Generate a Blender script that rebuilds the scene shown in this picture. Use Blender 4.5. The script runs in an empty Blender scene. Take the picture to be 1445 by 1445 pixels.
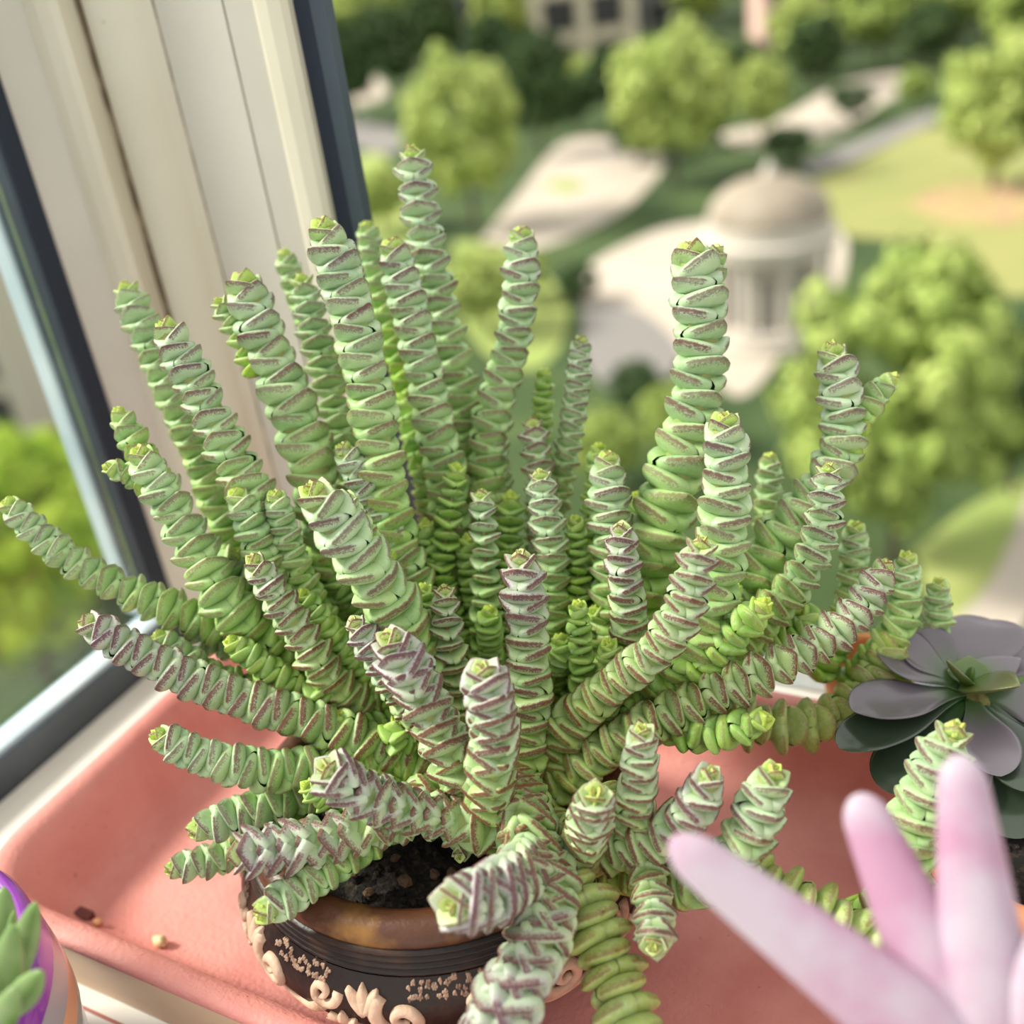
import bpy, math, random
import numpy as np
from mathutils import Vector, Matrix
random.seed(7); rng = np.random.default_rng(7)
scene = bpy.context.scene
COL = scene.collection

# ------------------------------------------------------------------ camera, sky, sun, exposure
FPX = 1500.0                                   # focal length in pixels of the 1445 px frame
PITCH, ROLL, YAW = math.radians(29.4), math.radians(-7.8), math.radians(30)
CAM = np.array([.2165, -.275, .41])
def _rz(v, a):
    return np.array([v[0]*math.cos(a)-v[1]*math.sin(a), v[0]*math.sin(a)+v[1]*math.cos(a), v[2]])
_f = np.array([0, math.cos(PITCH), -math.sin(PITCH)]); _u = np.array([0, math.sin(PITCH), math.cos(PITCH)]); _r = np.array([1., 0, 0])
CR = _rz(_r*math.cos(ROLL)+_u*math.sin(ROLL), YAW); CU = _rz(-_r*math.sin(ROLL)+_u*math.cos(ROLL), YAW); CF = _rz(_f, YAW)
cd = bpy.data.cameras.new('camera'); cam = bpy.data.objects.new('camera', cd); COL.objects.link(cam)
m = Matrix.Identity(4)
for i in range(3):
    m[i][0], m[i][1], m[i][2], m[i][3] = CR[i], CU[i], -CF[i], CAM[i]
cam.matrix_world = m
cd.sensor_width = 36; cd.lens = 36*FPX/1445; cd.clip_start = .02; cd.clip_end = 2000
cd.dof.use_dof = True; cd.dof.focus_distance = .425; cd.dof.aperture_fstop = 4.3
scene.camera = cam
w = bpy.data.worlds.new('sky'); scene.world = w; w.use_nodes = True
bg = w.node_tree.nodes['Background']; bg.inputs[0].default_value = (1, .985, .96, 1); bg.inputs[1].default_value = .70
sd = bpy.data.lights.new('sun', 'SUN'); sun = bpy.data.objects.new('sun', sd); COL.objects.link(sun)
sd.energy = 3.9; sd.angle = math.radians(14); sd.color = (1, .94, .84)
sdir = Vector((-.80, -.24, .72)).normalized()                      # direction towards the sun
sun.rotation_euler = sdir.to_track_quat('Z', 'Y').to_euler(); sun.location = (-3, 0, 5)
scene.view_settings.view_transform = 'Standard'; scene.view_settings.look = 'None'
scene.view_settings.exposure = 0.82; scene.view_settings.gamma = 1

# ------------------------------------------------------------------ helpers
def ray(x, y): return ((x-722.5)/FPX)*CR - ((y-722.5)/FPX)*CU + CF
def pt(x, y, d): return CAM + ray(x, y)*d
GZ = -18.0                                      # the garden lies 18 m below the sill
def gnd(x, y, z=GZ):
    d = ray(x, y); return CAM + d*((z-CAM[2])/d[2])
ORG = {}
def link(o, parent, org):
    COL.objects.link(o); org = np.array(org, float)
    if parent is not None:
        o.parent = parent; o.location = Vector(org-ORG[parent.name])
    else: o.location = Vector(org)
    ORG[o.name] = org
    return o
def tag(o, label=None, cat=None, group=None, kind=None):
    for k, v in (('label', label), ('category', cat), ('group', group), ('kind', kind)):
        if v: o[k] = v
    return o
def empty(name, org, label=None, cat=None, group=None, kind=None):
    return tag(link(bpy.data.objects.new(name, None), None, org), label, cat, group, kind)
def mesh(name, v, f, smooth=True):
    me = bpy.data.meshes.new(name); me.from_pydata(np.asarray(v, float).tolist(), [], f)
    if smooth: me.polygons.foreach_set('use_smooth', [True]*len(me.polygons))
    me.update(); return me
def mk(name, v, f, mat, parent=None, org=None, smooth=True, attrs=None):
    v = np.asarray(v, float)
    if org is None: org = ORG[parent.name] if parent is not None else v.mean(0)*[1, 1, 0]+[0, 0, v[:, 2].min()]
    me = mesh(name, v-np.asarray(org), f, smooth)
    if attrs:
        for k, a in attrs.items():
            ca = me.color_attributes.new(k, 'FLOAT_COLOR', 'POINT'); ca.data.foreach_set('color', np.asarray(a, np.float32).ravel())
    me.materials.append(mat)
    return link(bpy.data.objects.new(name, me), parent, org)
class MB:
    def __init__(s): s.v = []; s.f = []
    def add(s, v, f):
        n = len(s.v); s.v += [tuple(p) for p in v]; s.f += [tuple(i+n for i in q) for q in f]; return s
    def box(s, x0, x1, y0, y1, z0, z1, b=0):
        if b <= 0:
            return s.add([(x, y, z) for z in (z0, z1) for y in (y0, y1) for x in (x0, x1)],
                  [(0, 2, 3, 1), (4, 5, 7, 6), (0, 1, 5, 4), (2, 6, 7, 3), (0, 4, 6, 2), (1, 3, 7, 5)])
        pts = [(x0+b, y0), (x1-b, y0), (x1, y0+b), (x1, y1-b), (x1-b, y1), (x0+b, y1), (x0, y1-b), (x0, y0+b)]
        cx, cy = (x0+x1)/2, (y0+y1)/2; ins = [(min(max(x, x0+b), x1-b), min(max(y, y0+b), y1-b)) for x, y in pts]
        L = [[(x, y, z0+b) for x, y in pts], [(x, y, z1-b) for x, y in pts]]
        top = [((x-cx)*(1-2*b/(x1-x0))+cx, (y-cy)*(1-2*b/(y1-y0))+cy, z1) for x, y in pts]
        bot = [(x, y, z0) for x, y, _ in top]
        return s.loft([bot]+L+[top])
    def loft(s, rings, caps=True, closed=True):
        n = len(rings[0]); v = [p for r in rings for p in r]; f = []
        for i in range(len(rings)-1):
            for j in range(n if closed else n-1):
                k = (j+1) % n; f.append((i*n+j, i*n+k, (i+1)*n+k, (i+1)*n+j))
        if caps: f += [tuple(range(n))[::-1], tuple(range((len(rings)-1)*n, len(rings)*n))]
        return s.add(v, f)
    def lathe(s, prof, c, n=48, caps=False):
        return s.loft([[(c[0]+r*math.cos(2*math.pi*j/n), c[1]+r*math.sin(2*math.pi*j/n), c[2]+z) for j in range(n)] for r, z in prof], caps)
    def tube(s, pts, rad, n=8):
        pts = np.asarray(pts, float); T, N, B = frames(pts); R = np.broadcast_to(rad, (len(pts),))
        return s.loft([[tuple(pts[i]+R[i]*(N[i]*math.cos(2*math.pi*j/n)+B[i]*math.sin(2*math.pi*j/n))) for j in range(n)] for i in range(len(pts))])
    def blob(s, c, r, seed=0, n=8, m_=5, amp=.18, sc=(1, 1, 1)):
        g = random.Random(seed); rings = []
        for i in range(m_+1):
            a = math.pi*(i+.02 if i == 0 else i-.02 if i == m_ else i)/m_
            rings.append([tuple(c[k]+r*sc[k]*d*(1+amp*(g.random()-.5)*2) for k, d in enumerate((math.sin(a)*math.cos(2*math.pi*j/n), math.sin(a)*math.sin(2*math.pi*j/n), -math.cos(a)))) for j in range(n)])
        return s.loft(rings)
    def mk(s, name, mat, parent=None, org=None, smooth=False): return mk(name, s.v, s.f, mat, parent, org, smooth)
def nrm(a): return a/np.maximum(np.linalg.norm(a, axis=-1, keepdims=True), 1e-9)
def frames(P):
    T = nrm(np.gradient(P, axis=0)); N = np.zeros_like(P)
    a = np.array([0, 0, 1.]) if abs(T[0][2]) < .8 else np.array([1., 0, 0])
    n = a-T[0]*(a@T[0]); N[0] = n/np.linalg.norm(n)
    for i in range(1, len(P)):
        n = N[i-1]-T[i]*(N[i-1]@T[i]); N[i] = n/np.linalg.norm(n)
    return T, N, np.cross(T, N)
def spline(P, n=120):
    P = np.asarray(P, float); P = np.vstack([2*P[0]-P[1], P, 2*P[-1]-P[-2]]); out = []
    k = len(P)-3
    for t in np.linspace(0, k-1e-6, n):
        i = int(t); u = t-i; a, b, c, d = P[i:i+4]
        out.append(.5*((2*b)+(c-a)*u+(2*a-5*b+4*c-d)*u*u+(3*b-a-3*c+d)*u**3))
    return np.array(out)

# ------------------------------------------------------------------ materials
def mat(name, col, rough=.6, noise=None, bump=0, bscale=60, spec=.4, sss=0, sssr=(1, .6, .3), metal=0, coat=0, coord='Object', trans=0):
    """noise = (colour2, scale, lo, hi)"""
    M = bpy.data.materials.new(name); M.use_nodes = True; nt = M.node_tree; b = nt.nodes['Principled BSDF']
    b.inputs['Base Color'].default_value = (*col, 1); b.inputs['Roughness'].default_value = rough
    b.inputs['Specular IOR Level'].default_value = spec; b.inputs['Metallic'].default_value = metal; b.inputs['Coat Weight'].default_value = coat
    if sss: b.inputs['Subsurface Weight'].default_value = sss; b.inputs['Subsurface Radius'].default_value = sssr; b.inputs['Subsurface Scale'].default_value = .004
    tc = nt.nodes.new('ShaderNodeTexCoord')
    last = None
    for c2, sc, lo, hi in (noise or []):
        n = nt.nodes.new('ShaderNodeTexNoise'); n.inputs['Scale'].default_value = sc; n.inputs['Detail'].default_value = 4
        nt.links.new(tc.outputs[coord], n.inputs['Vector'])
        r = nt.nodes.new('ShaderNodeMapRange'); r.inputs[1].default_value = lo; r.inputs[2].default_value = hi
        nt.links.new(n.outputs['Fac'], r.inputs[0])
        mx = nt.nodes.new('ShaderNodeMix'); mx.data_type = 'RGBA'
        nt.links.new(r.outputs[0], mx.inputs[0]); mx.inputs[7].default_value = (*c2, 1)
        if last is None: mx.inputs[6].default_value = (*col, 1)
        else: nt.links.new(last, mx.inputs[6])
        last = mx.outputs[2]
    if last is not None: nt.links.new(last, b.inputs['Base Color'])
    if bump:
        n = nt.nodes.new('ShaderNodeTexNoise'); n.inputs['Scale'].default_value = bscale; n.inputs['Detail'].default_value = 5
        nt.links.new(tc.outputs[coord], n.inputs['Vector'])
        bp = nt.nodes.new('ShaderNodeBump'); bp.inputs['Strength'].default_value = bump; bp.inputs['Distance'].default_value = .002
        nt.links.new(n.outputs['Fac'], bp.inputs['Height']); nt.links.new(bp.outputs[0], b.inputs['Normal'])
    return M
def leaf_material():
    M = bpy.data.materials.new('necklace_leaf'); M.use_nodes = True; nt = M.node_tree; N = nt.nodes; Lk = nt.links; b = N['Principled BSDF']
    A = N.new('ShaderNodeAttribute'); A.attribute_name = 'la'; S = N.new('ShaderNodeSeparateColor'); Lk.new(A.outputs['Color'], S.inputs[0])
    A2 = N.new('ShaderNodeAttribute'); A2.attribute_name = 'lb'; S2 = N.new('ShaderNodeSeparateColor'); Lk.new(A2.outputs['Color'], S2.inputs[0])
    edge, under, glauc = S.outputs; purp = A.outputs['Alpha']; tipf, rnd, olive = S2.outputs
    G = N.new('ShaderNodeNewGeometry')
    def noise(sc, det=3):
        n = N.new('ShaderNodeTexNoise'); n.inputs['Scale'].default_value = sc; n.inputs['Detail'].default_value = det; Lk.new(G.outputs['Position'], n.inputs['Vector']); return n.outputs['Fac']
    def mth(op, a, b_=None, c=None, clamp=False):
        n = N.new('ShaderNodeMath'); n.operation = op; n.use_clamp = clamp
        for i, x in enumerate((a, b_, c)):
            if x is None: continue
            if isinstance(x, (int, float)): n.inputs[i].default_value = x
            else: Lk.new(x, n.inputs[i])
        return n.outputs[0]
    def mix(fac, a, b_):
        n = N.new('ShaderNodeMix'); n.data_type = 'RGBA'
        for i, x in ((0, fac), (6, a), (7, b_)):
            if isinstance(x, tuple): n.inputs[i].default_value = (*x, 1)
            elif isinstance(x, (int, float)): n.inputs[i].default_value = x
            else: Lk.new(x, n.inputs[i])
        return n.outputs[2]
    fresh = mix(rnd, (.21, .40, .025), (.36, .56, .05))
    old = mix(noise(130), (.25, .32, .05), (.44, .40, .10))
    c = mix(olive, fresh, old)
    mint = mix(rnd, (.34, .50, .30), (.50, .64, .44))
    c = mix(glauc, c, mint)
    c = mix(mth('MULTIPLY', mth('SUBTRACT', noise(420), .45), .8, clamp=True), c, (.62, .74, .58))
    c = mix(mth('MULTIPLY', tipf, .85), c, (.50, .64, .08))
    # lilac bloom on strongly coloured leaves, strongest towards the margin
    bloom = mth('MULTIPLY', mth('MULTIPLY', mth('POWER', purp, 3), glauc), mth('ADD', mth('MULTIPLY', edge, 1.1), -.08), clamp=True)
    c = mix(bloom, c, (.44, .35, .43))
    # speckled maroon margin
    thr = mth('SUBTRACT', .99, mth('MULTIPLY', under, .13))
    thr = mth('SUBTRACT', thr, mth('MULTIPLY', purp, .10))
    e2 = mth('ADD', edge, mth('MULTIPLY', mth('SUBTRACT', noise(1500, 2), .5), .55))
    band = mth('MULTIPLY', mth('SUBTRACT', e2, thr), 6, clamp=True)
    band = mth('MULTIPLY', band, mth('MULTIPLY', mth('ADD', purp, .12), 1.15, clamp=True))
    core = mth('MULTIPLY', mth('MULTIPLY', mth('SUBTRACT', mth('ADD', edge, mth('MULTIPLY', mth('SUBTRACT', noise(600, 2), .5), .12)), .935), 22, clamp=True), mth('MULTIPLY', mth('ADD', purp, .08), 1.3, clamp=True))
    band = mth('MAXIMUM', mth('MULTIPLY', band, .92), core)
    maroon = mix(mth('MULTIPLY', glauc, .9), (.19, .05, .018), (.072, .024, .045))
    c = mix(mth('MULTIPLY', band, .95), c, maroon)
    Lk.new(c, b.inputs['Base Color'])
    b.inputs['Roughness'].default_value = .42; b.inputs['Specular IOR Level'].default_value = .38
    b.inputs['Subsurface Weight'].default_value = .28; b.inputs['Subsurface Radius'].default_value = (.8, 1, .25); b.inputs['Subsurface Scale'].default_value = .005
    bp = N.new('ShaderNodeBump'); bp.inputs['Strength'].default_value = .12; bp.inputs['Distance'].default_value = .001
    Lk.new(noise(900), bp.inputs['Height']); Lk.new(bp.outputs[0], b.inputs['Normal'])
    return M
M_leaf = leaf_material()
M_stem = mat('stem_bark', (.20, .10, .05), .8, [((.33, .30, .10), 200, .4, .6)])
M_stemg = mat('stem_green', (.22, .33, .10), .7, [((.30, .30, .10), 200, .4, .6)])
M_terra = mat('tray_plastic', (.74, .305, .265), .62, [((.64, .225, .195), 26, .42, .72), ((.16, .05, .03), 300, .70, .76)], bump=.35, bscale=420)
M_white = mat('sill_white', (.78, .76, .71), .45, [((.62, .58, .50), 9, .45, .8), ((.12, .10, .08), 160, .745, .765)])
M_beige = mat('sill_front_beige', (.85, .60, .38), .5, [((.74, .50, .30), 14, .4, .75)])
M_grey = mat('ledge_grey', (.56, .55, .55), .5, [((.44, .43, .43), 20, .4, .8)])
M_joint = mat('joint_dark', (.10, .09, .09), .7)
M_red = mat('red_line', (.45, .16, .12), .6)
M_cream = mat('frame_cream', (.70, .66, .55), .42, [((.62, .57, .45), 7, .4, .8), ((.30, .24, .16), 60, .735, .76)])
M_cream2 = mat('frame_greyish', (.62, .59, .53), .45, [((.54, .51, .44), 8, .4, .8)])
M_seam = mat('seam_brown', (.20, .16, .11), .8, [((.45, .38, .28), 90, .4, .7)])
M_navy = mat('gasket_navy', (.016, .024, .045), .45)
M_alu = mat('aluminium_dark', (.075, .095, .12), .35, [((.045, .055, .075), 12, .4, .8)], metal=.25)
M_alul = mat('aluminium_light', (.52, .62, .70), .3, [((.70, .78, .84), 14, .4, .7)], metal=.2)

# ================================================================== STRUCTURE
ZT = .8
o = MB().box(-.2985, 1.2, -.50, .24, -.06, -.004, .002).mk('floor_sill', M_white); tag(o, kind='structure'); SILL = o
MB().box(-.29, 1.2, -.1045, -.1030, -.0041, -.0036).mk('red_line', M_red, SILL)
MB().box(-.29, 1.2, -.1145, -.1130, -.0041, -.0036).mk('joint', M_joint, SILL)
# side window: dark aluminium rail, post and a glass pane
w1 = empty('window_1', (-.312, 0, -.004), kind='structure')
MB().box(-.322, -.3028, -.60, .150, -.05, .020, .0015).mk('rail_outer', M_alul, w1)
MB().box(-.3026, -.2986, -.60, .150, -.05, .0185, .001).mk('rail_inner', M_alu, w1)
MB().box(-.3217, -.3036, .131, .150, .02, ZT, .0015).mk('post', M_alu, w1)
MB().box(-.336, -.3219, .129, .145, .02, ZT, .0015).mk('post_edge', M_alul, w1)
MB().box(-.3034, -.3010, .1325, .1450, .0186, ZT).mk('gasket', M_navy, w1)
G_ = bpy.data.materials.new('window_glass'); G_.use_nodes = True; nt = G_.node_tree; nt.nodes.remove(nt.nodes['Principled BSDF'])
tr = nt.nodes.new('ShaderNodeBsdfTransparent'); tr.inputs[0].default_value = (.95, .98, .97, 1); gl = nt.nodes.new('ShaderNodeBsdfGlossy'); gl.inputs['Roughness'].default_value = .02
ms = nt.nodes.new('ShaderNodeMixShader'); fr = nt.nodes.new('ShaderNodeFresnel'); fr.inputs[0].default_value = 1.3
nt.links.new(fr.outputs[0], ms.inputs[0]); nt.links.new(tr.outputs[0], ms.inputs[1]); nt.links.new(gl.outputs[0], ms.inputs[2]); nt.links.new(ms.outputs[0], nt.nodes['Material Output'].inputs[0])
MB().box(-.3145, -.3115, -.60, .1305, .0195, ZT).mk('pane', G_, w1)
# corner column: cream profiled frame between the two windows
cl = empty('trim_1', (-.19, .19, -.004), kind='structure')
def prism(name, plan, mt, smooth=False, z0=-.004, z1=ZT):
    n = len(plan); MBx = MB().loft([[(x, y, z0) for x, y in plan], [(x, y, z1) for x, y in plan]]); return MBx.mk(name, mt, cl, smooth=smooth)
prism('side_panel', [(-.3034, .1455), (-.3012, .1455), (-.275, .1655), (-.275, .24), (-.3034, .24)], M_cream2)
def bead(x0, x1, y, d): return [(x0, y+.03), (x0, y+d*.3), (x0+(x1-x0)*.15, y+d*.05), (x0+(x1-x0)*.5, y-.0005), (x0+(x1-x0)*.85, y+d*.05), (x1, y+d*.3), (x1, y+.03)]
prism('bead', bead(-.2860, -.2605, .158, .010), M_cream)
cyl = [(-.2596, .21), (-.2596, .176)]+[(-.2596+.0476*t, .176-.010*math.sin(math.pi*min(1, t*1.15))**.8) for t in np.linspace(.06, .86, 12)]+[(-.2125, .178), (-.2125, .21)]
prism('rounded_panel', cyl, M_cream)
prism('seam', [(-.2608, .24), (-.2608, .172), (-.2592, .172), (-.2592, .24)], M_seam)
prism('seam', [(-.213, .24), (-.213, .1775), (-.2105, .1765), (-.2105, .24)], M_seam)
prism('flat_panel', [(-.2106, .24), (-.2106, .1765), (-.1608, .1685), (-.1608, .24)], M_cream2)
prism('seam', [(-.1612, .24), (-.1612, .1705), (-.1595, .1705), (-.1595, .24)], M_seam)
prism('flat_panel', [(-.1594, .20), (-.1594, .1685), (-.1385, .1685), (-.1385, .20)], M_cream2)
prism('bead', bead(-.1388, -.1185, .162, .008), M_cream)
prism('gasket', [(-.1186, .179), (-.1186, .168), (-.1090, .168), (-.1090, .179)], M_navy)
prism('edge_profile', [(-.1089, .178), (-.1089, .1675), (-.1005, .1675), (-.1005, .174)], M_alu)
prism('back_board', [(-.3034, .26), (-.3034, .241), (-.165, .241), (-.165, .26)], M_cream2)
w2 = empty('window_2', (.2, .19, -.004), kind='structure')
MB().box(-.0985, 1.2, .216, .236, -.004, .012, .002).mk('bottom_track', M_alul, w2)
MB().box(-.0985, 1.2, .223, .228, .012, .018).mk('track_fin', M_alu, w2)
# the outside of the building below the sill
tag(MB().box(-.40, 1.2, .2405, .26, -3, -.03).mk('wall_outside', M_grey), kind='structure')

# ================================================================== NECKLACE PLANT
US = [0, .18, .38, .56, .72, .85, .94, 1.0]; VS = [-1, -.9, -.68, -.36, 0, .36, .68, .9, 1]
def leaf_template(W=.84, p=1.75, q=.92, tt=.24, tb=.36, up=.09):
    V, E, Un, F = [], [], [], []
    nu, nv = len(US), len(VS)
    idx = {}
    for side in (0, 1):
        for i, u in enumerate(US):
            wd = W*max(.02, (1-u**p))**q*(.90+.10*min(1, u/.25))
            th = (1-u**4)**.5 if u < 1 else .0
            th = max(th*(.62+.38*(1-u)), .03)
            for j, v in enumerate(VS):
                if side == 1 and abs(v) == 1: idx[1, i, j] = idx[0, i, j]; continue
                zt = tt*th*max(0, 1-abs(v)**3)**.6; zb = -tb*th*max(0, 1-abs(v)**2.3)**.5
                z = (zt if side == 0 else zb)+up*u*u
                idx[side, i, j] = len(V); V.append((u, v*wd, z))
                dm = min((1-abs(v))*wd, (1-u)*.75)      # distance to the margin
                e = max(0, 1-dm/.62)
                if u < .3: e *= .35+.65*u/.3
                E.append(e); Un.append(.5 if abs(v) == 1 else float(side))
    for side in (0, 1):
        for i in range(nu-1):
            for j in range(nv-1):
                q4 = (idx[side, i, j], idx[side, i+1, j], idx[side, i+1, j+1], idx[side, i, j+1])
                F.append(q4 if side == 0 else q4[::-1])
    return np.array(V), np.array(E), np.array(Un), F
TPL = [leaf_template(), leaf_template(.88, 1.9, .86, .25, .37, .07), leaf_template(.80, 1.65, .96, .23, .35, .11)]
TPLO = [leaf_template(.72, 2.6, .62, .26, .36, .05), leaf_template(.76, 2.4, .66, .28, .36, .03)]   # plump old leaves
ROS_S = [.26, .42, .60, .78, .91, .98]; ROS_A = [78, 64, 50, 36, 26, 18]; ROS_T = [1, .95, .72, .32, .10, .02]; ROS_P = [.22, .30, .42, .60, .80, .95]
STY = dict(  # glauc base/tip, purple base/tip, olive, plump
    g=(.06, .95, .30, .66, .0, 0), p=(.12, .92, .62, 1.0, .25, 0), b=(.10, .28, .05, .18, 0, 0), o=(.10, .22, .32, .42, 1, 1), d=(.04, .80, .20, .50, 0, 0), h=(.12, .75, .45, .85, .55, 0))
leaf_jobs = []     # (score, stem_no, verts, la, lb, faces, origin)
stems = []
def grow(pts, w0, w1, sty='g', pitch=.225, loose=0, hero=1, tilt=15, ph0=None):
    """pts: base to tip (px, py, depth) ; w0, w1: leaf span at base and tip in pixels of the frame"""
    sid = len(stems); g = random.Random(sid*13+5)
    P = np.array([pt(*p) for p in pts]); D = np.array([p[2] for p in pts])
    C = spline(P, 160); seg = np.r_[0, np.cumsum(np.linalg.norm(np.diff(C, axis=0), axis=1))]; LN = seg[-1]
    T, N, B = frames(C)
    dm = np.interp(seg/LN, np.linspace(0, 1, len(D)), D)
    g0, g1, p0, p1, ol, plump = STY[sty]
    def at(s):
        s = min(max(s, 0), LN); c = np.array([np.interp(s, seg, C[:, k]) for k in range(3)])
        t = np.array([np.interp(s, seg, T[:, k]) for k in range(3)]); n = np.array([np.interp(s, seg, N[:, k]) for k in range(3)])
        t /= np.linalg.norm(t); n -= t*(n@t); n /= np.linalg.norm(n)
        return c, t, n, np.cross(t, n)
    s = LN; k = 0; c_, t_, n_0, b_0 = at(LN*.6); tc_ = CAM-c_; ph = math.atan2(tc_@b_0, tc_@n_0)+math.radians((g.choice((45, 45, 0)) if ph0 is None else ph0)+g.uniform(-14, 14)); drift = math.radians(g.uniform(-2.5, 2.5))
    while s > 0 and k < 90:
        f = s/LN; d = np.interp(s, seg, dm); span = (w0+(w1-w0)*f**1.2)*d/FPX
        j = k; sc = ROS_S[j] if j < 6 else 1; sc *= g.uniform(.94, 1.05)
        al = (max(ROS_A[j], tilt) if j < 6 else tilt if not plump else 6)+g.uniform(-4, 4)
        c, t, n, b = at(s)
        for h in (0, 1):
            a = ph+k*(math.pi/2+drift)+h*math.pi+g.uniform(-.08, .08)
            o = n*math.cos(a)+b*math.sin(a); sd_ = np.cross(t, o); ar = math.radians(al+g.uniform(-3, 3))
            o2 = o*math.cos(ar)+t*math.sin(ar); t2 = t*math.cos(ar)-o*math.sin(ar)
            V, E, Un, F = g.choice(TPLO if plump else TPL); L = span/2*sc*g.uniform(.95, 1.05)*(1.0 if j > 2 else 1.05)
            tk = 1.0 if j > 3 else .8
            if loose and j > 4: tk = .8
            W = c+np.outer(V[:, 0]*L, o2)+np.outer(V[:, 1]*L, sd_)+np.outer(V[:, 2]*L*tk*(pitch/.225)**.5, t2)
            fr_ = f**1.5; gl_ = np.clip(g0+(g1-g0)*fr_+g.uniform(-.07, .07), 0, 1); pu = np.clip(p0+(p1-p0)*f+g.uniform(-.1, .1), 0, 1)
            tp = ROS_T[j] if j < 6 else 0
            gl_ *= 1-.6*tp
            n_ = len(V); la = np.column_stack([E, Un, np.full(n_, gl_), np.full(n_, pu)])
            lb = np.column_stack([np.full(n_, tp), np.full(n_, g.random()), np.full(n_, ol*(1-f*.35)), np.ones(n_)])
            ctr = c+o2*L*.6; tocam = nrm(CAM-ctr); vis = (o2@tocam)
            score = hero*L/np.linalg.norm(CAM-ctr)*(1+.9*vis)*(.5 if vis < -.1 else 1)*(.6 if f < .3 else 1)
            leaf_jobs.append([score, sid, W, la, lb, F, c])
        st = pitch*span*(ROS_P[j] if j < 6 else 1)*g.uniform(.93, 1.07)
        if loose and j > 3: st *= 1+loose
        s -= st; k += 1
    stems.append((C, T, N, B, LN, np.mean([w0, w1])*D.mean()/FPX, 'd' if loose else sty))
def S(x, y, d): return (x, y, d)
R0 = (690, 1000, .50); RB = (720, 960, .52); RL = (560, 1010, .51); RR = (830, 1050, .48); RC = (700, 1080, .475); RF = (720, 1150, .44)
# --- back
grow([RB, (672, 720, .53), (645, 560, .52), (618, 430, .51), (597, 320, .50), (581, 215, .49)], 92, 66, 'g')
grow([RB, (690, 700, .51), (695, 590, .505), (722, 490, .50), (734, 410, .49), (736, 328, .485)], 84, 64, 'g')
grow([(770, 950, .51), (785, 720, .51), (802, 630, .505), (813, 560, .50), (820, 480, .495)], 56, 43, 'g', hero=.8)
grow([(755, 800, .52), (762, 650, .52), (768, 525, .52)], 46, 38, 'b', loose=.2, hero=.5)
grow([(600, 1000, .50), (560, 800, .475), (542, 690, .465), (522, 560, .46), (497, 440, .455), (470, 355, .45), (455, 318, .447)], 100, 84, 'g')
grow([RL, (632, 740, .50), (612, 600, .49), (588, 480, .485), (568, 400, .48), (553, 345, .477)], 92, 66, 'g')
grow([(580, 560, .53), (540, 420, .53), (517, 318, .525)], 58, 46, 'd', hero=.4)
grow([(480, 560, .53), (430, 440, .53), (401, 358, .525)], 56, 44, 'd', hero=.4)
grow([(500, 980, .51), (455, 720, .48), (430, 620, .475), (395, 530, .47), (362, 450, .465), (343, 395, .462)], 108, 88, 'g')
grow([(365, 520, .475), (335, 460, .472), (308, 425, .468)], 60, 44, 'd', hero=.6)
grow([(560, 960, .52), (500, 700, .505), (470, 570, .50), (445, 470, .495), (425, 393, .49)], 76, 56, 'd', hero=.7)
grow([(480, 1000, .51), (385, 760, .465), (340, 670, .46), (300, 590, .455), (265, 520, .45), (233, 460, .447)], 96, 74, 'g')
grow([(440, 980, .52), (330, 760, .50), (280, 640, .495), (232, 530, .49), (205, 470, .487), (177, 405, .485)], 74, 62, 'd', hero=.7)
grow([(500, 1010, .50), (330, 860, .46), (280, 780, .455), (240, 710, .45), (212, 665, .447), (196, 638, .445)], 100, 70, 'd')
grow([(225, 690, .457), (192, 630, .46), (166, 580, .46)], 62, 50, 'd', pitch=.3, hero=.6)
grow([(225, 690, .457), (185, 668, .455), (150, 660, .45)], 56, 42, 'd', pitch=.3, hero=.6)
# --- left, long and low
grow([(560, 990, .49), (450, 935, .48), (330, 890, .475), (230, 855, .47), (130, 808, .465), (60, 758, .46), (10, 710, .455)], 84, 54, 'd')
grow([RC, (600, 1085, .46), (490, 1035, .45), (380, 1000, .445), (270, 958, .44), (185, 915, .435), (122, 878, .43)], 94, 70, 'p')
grow([(600, 1080, .46), (450, 1085, .445), (360, 1085, .435), (290, 1068, .43), (222, 1038, .425)], 94, 68, 'g')
grow([RC, (690, 1160, .425), (610, 1150, .415), (530, 1128, .405), (488, 1105, .40), (462, 1086, .395)], 98, 96, 'p', pitch=.15, tilt=36)
grow([(560, 1100, .47), (440, 1120, .455), (360, 1140, .45), (275, 1172, .445)], 80, 70, 'g')
grow([(420, 1150, .47), (320, 1205, .46), (240, 1226, .455)], 66, 58, 'g', hero=.7)
grow([RC, (560, 1150, .425), (470, 1180, .415), (400, 1195, .41), (338, 1204, .405)], 104, 98, 'p', pitch=.15, tilt=36)
grow([(560, 1150, .445), (490, 1205, .425), (430, 1248, .415), (370, 1288, .405)], 80, 76, 'g')
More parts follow.
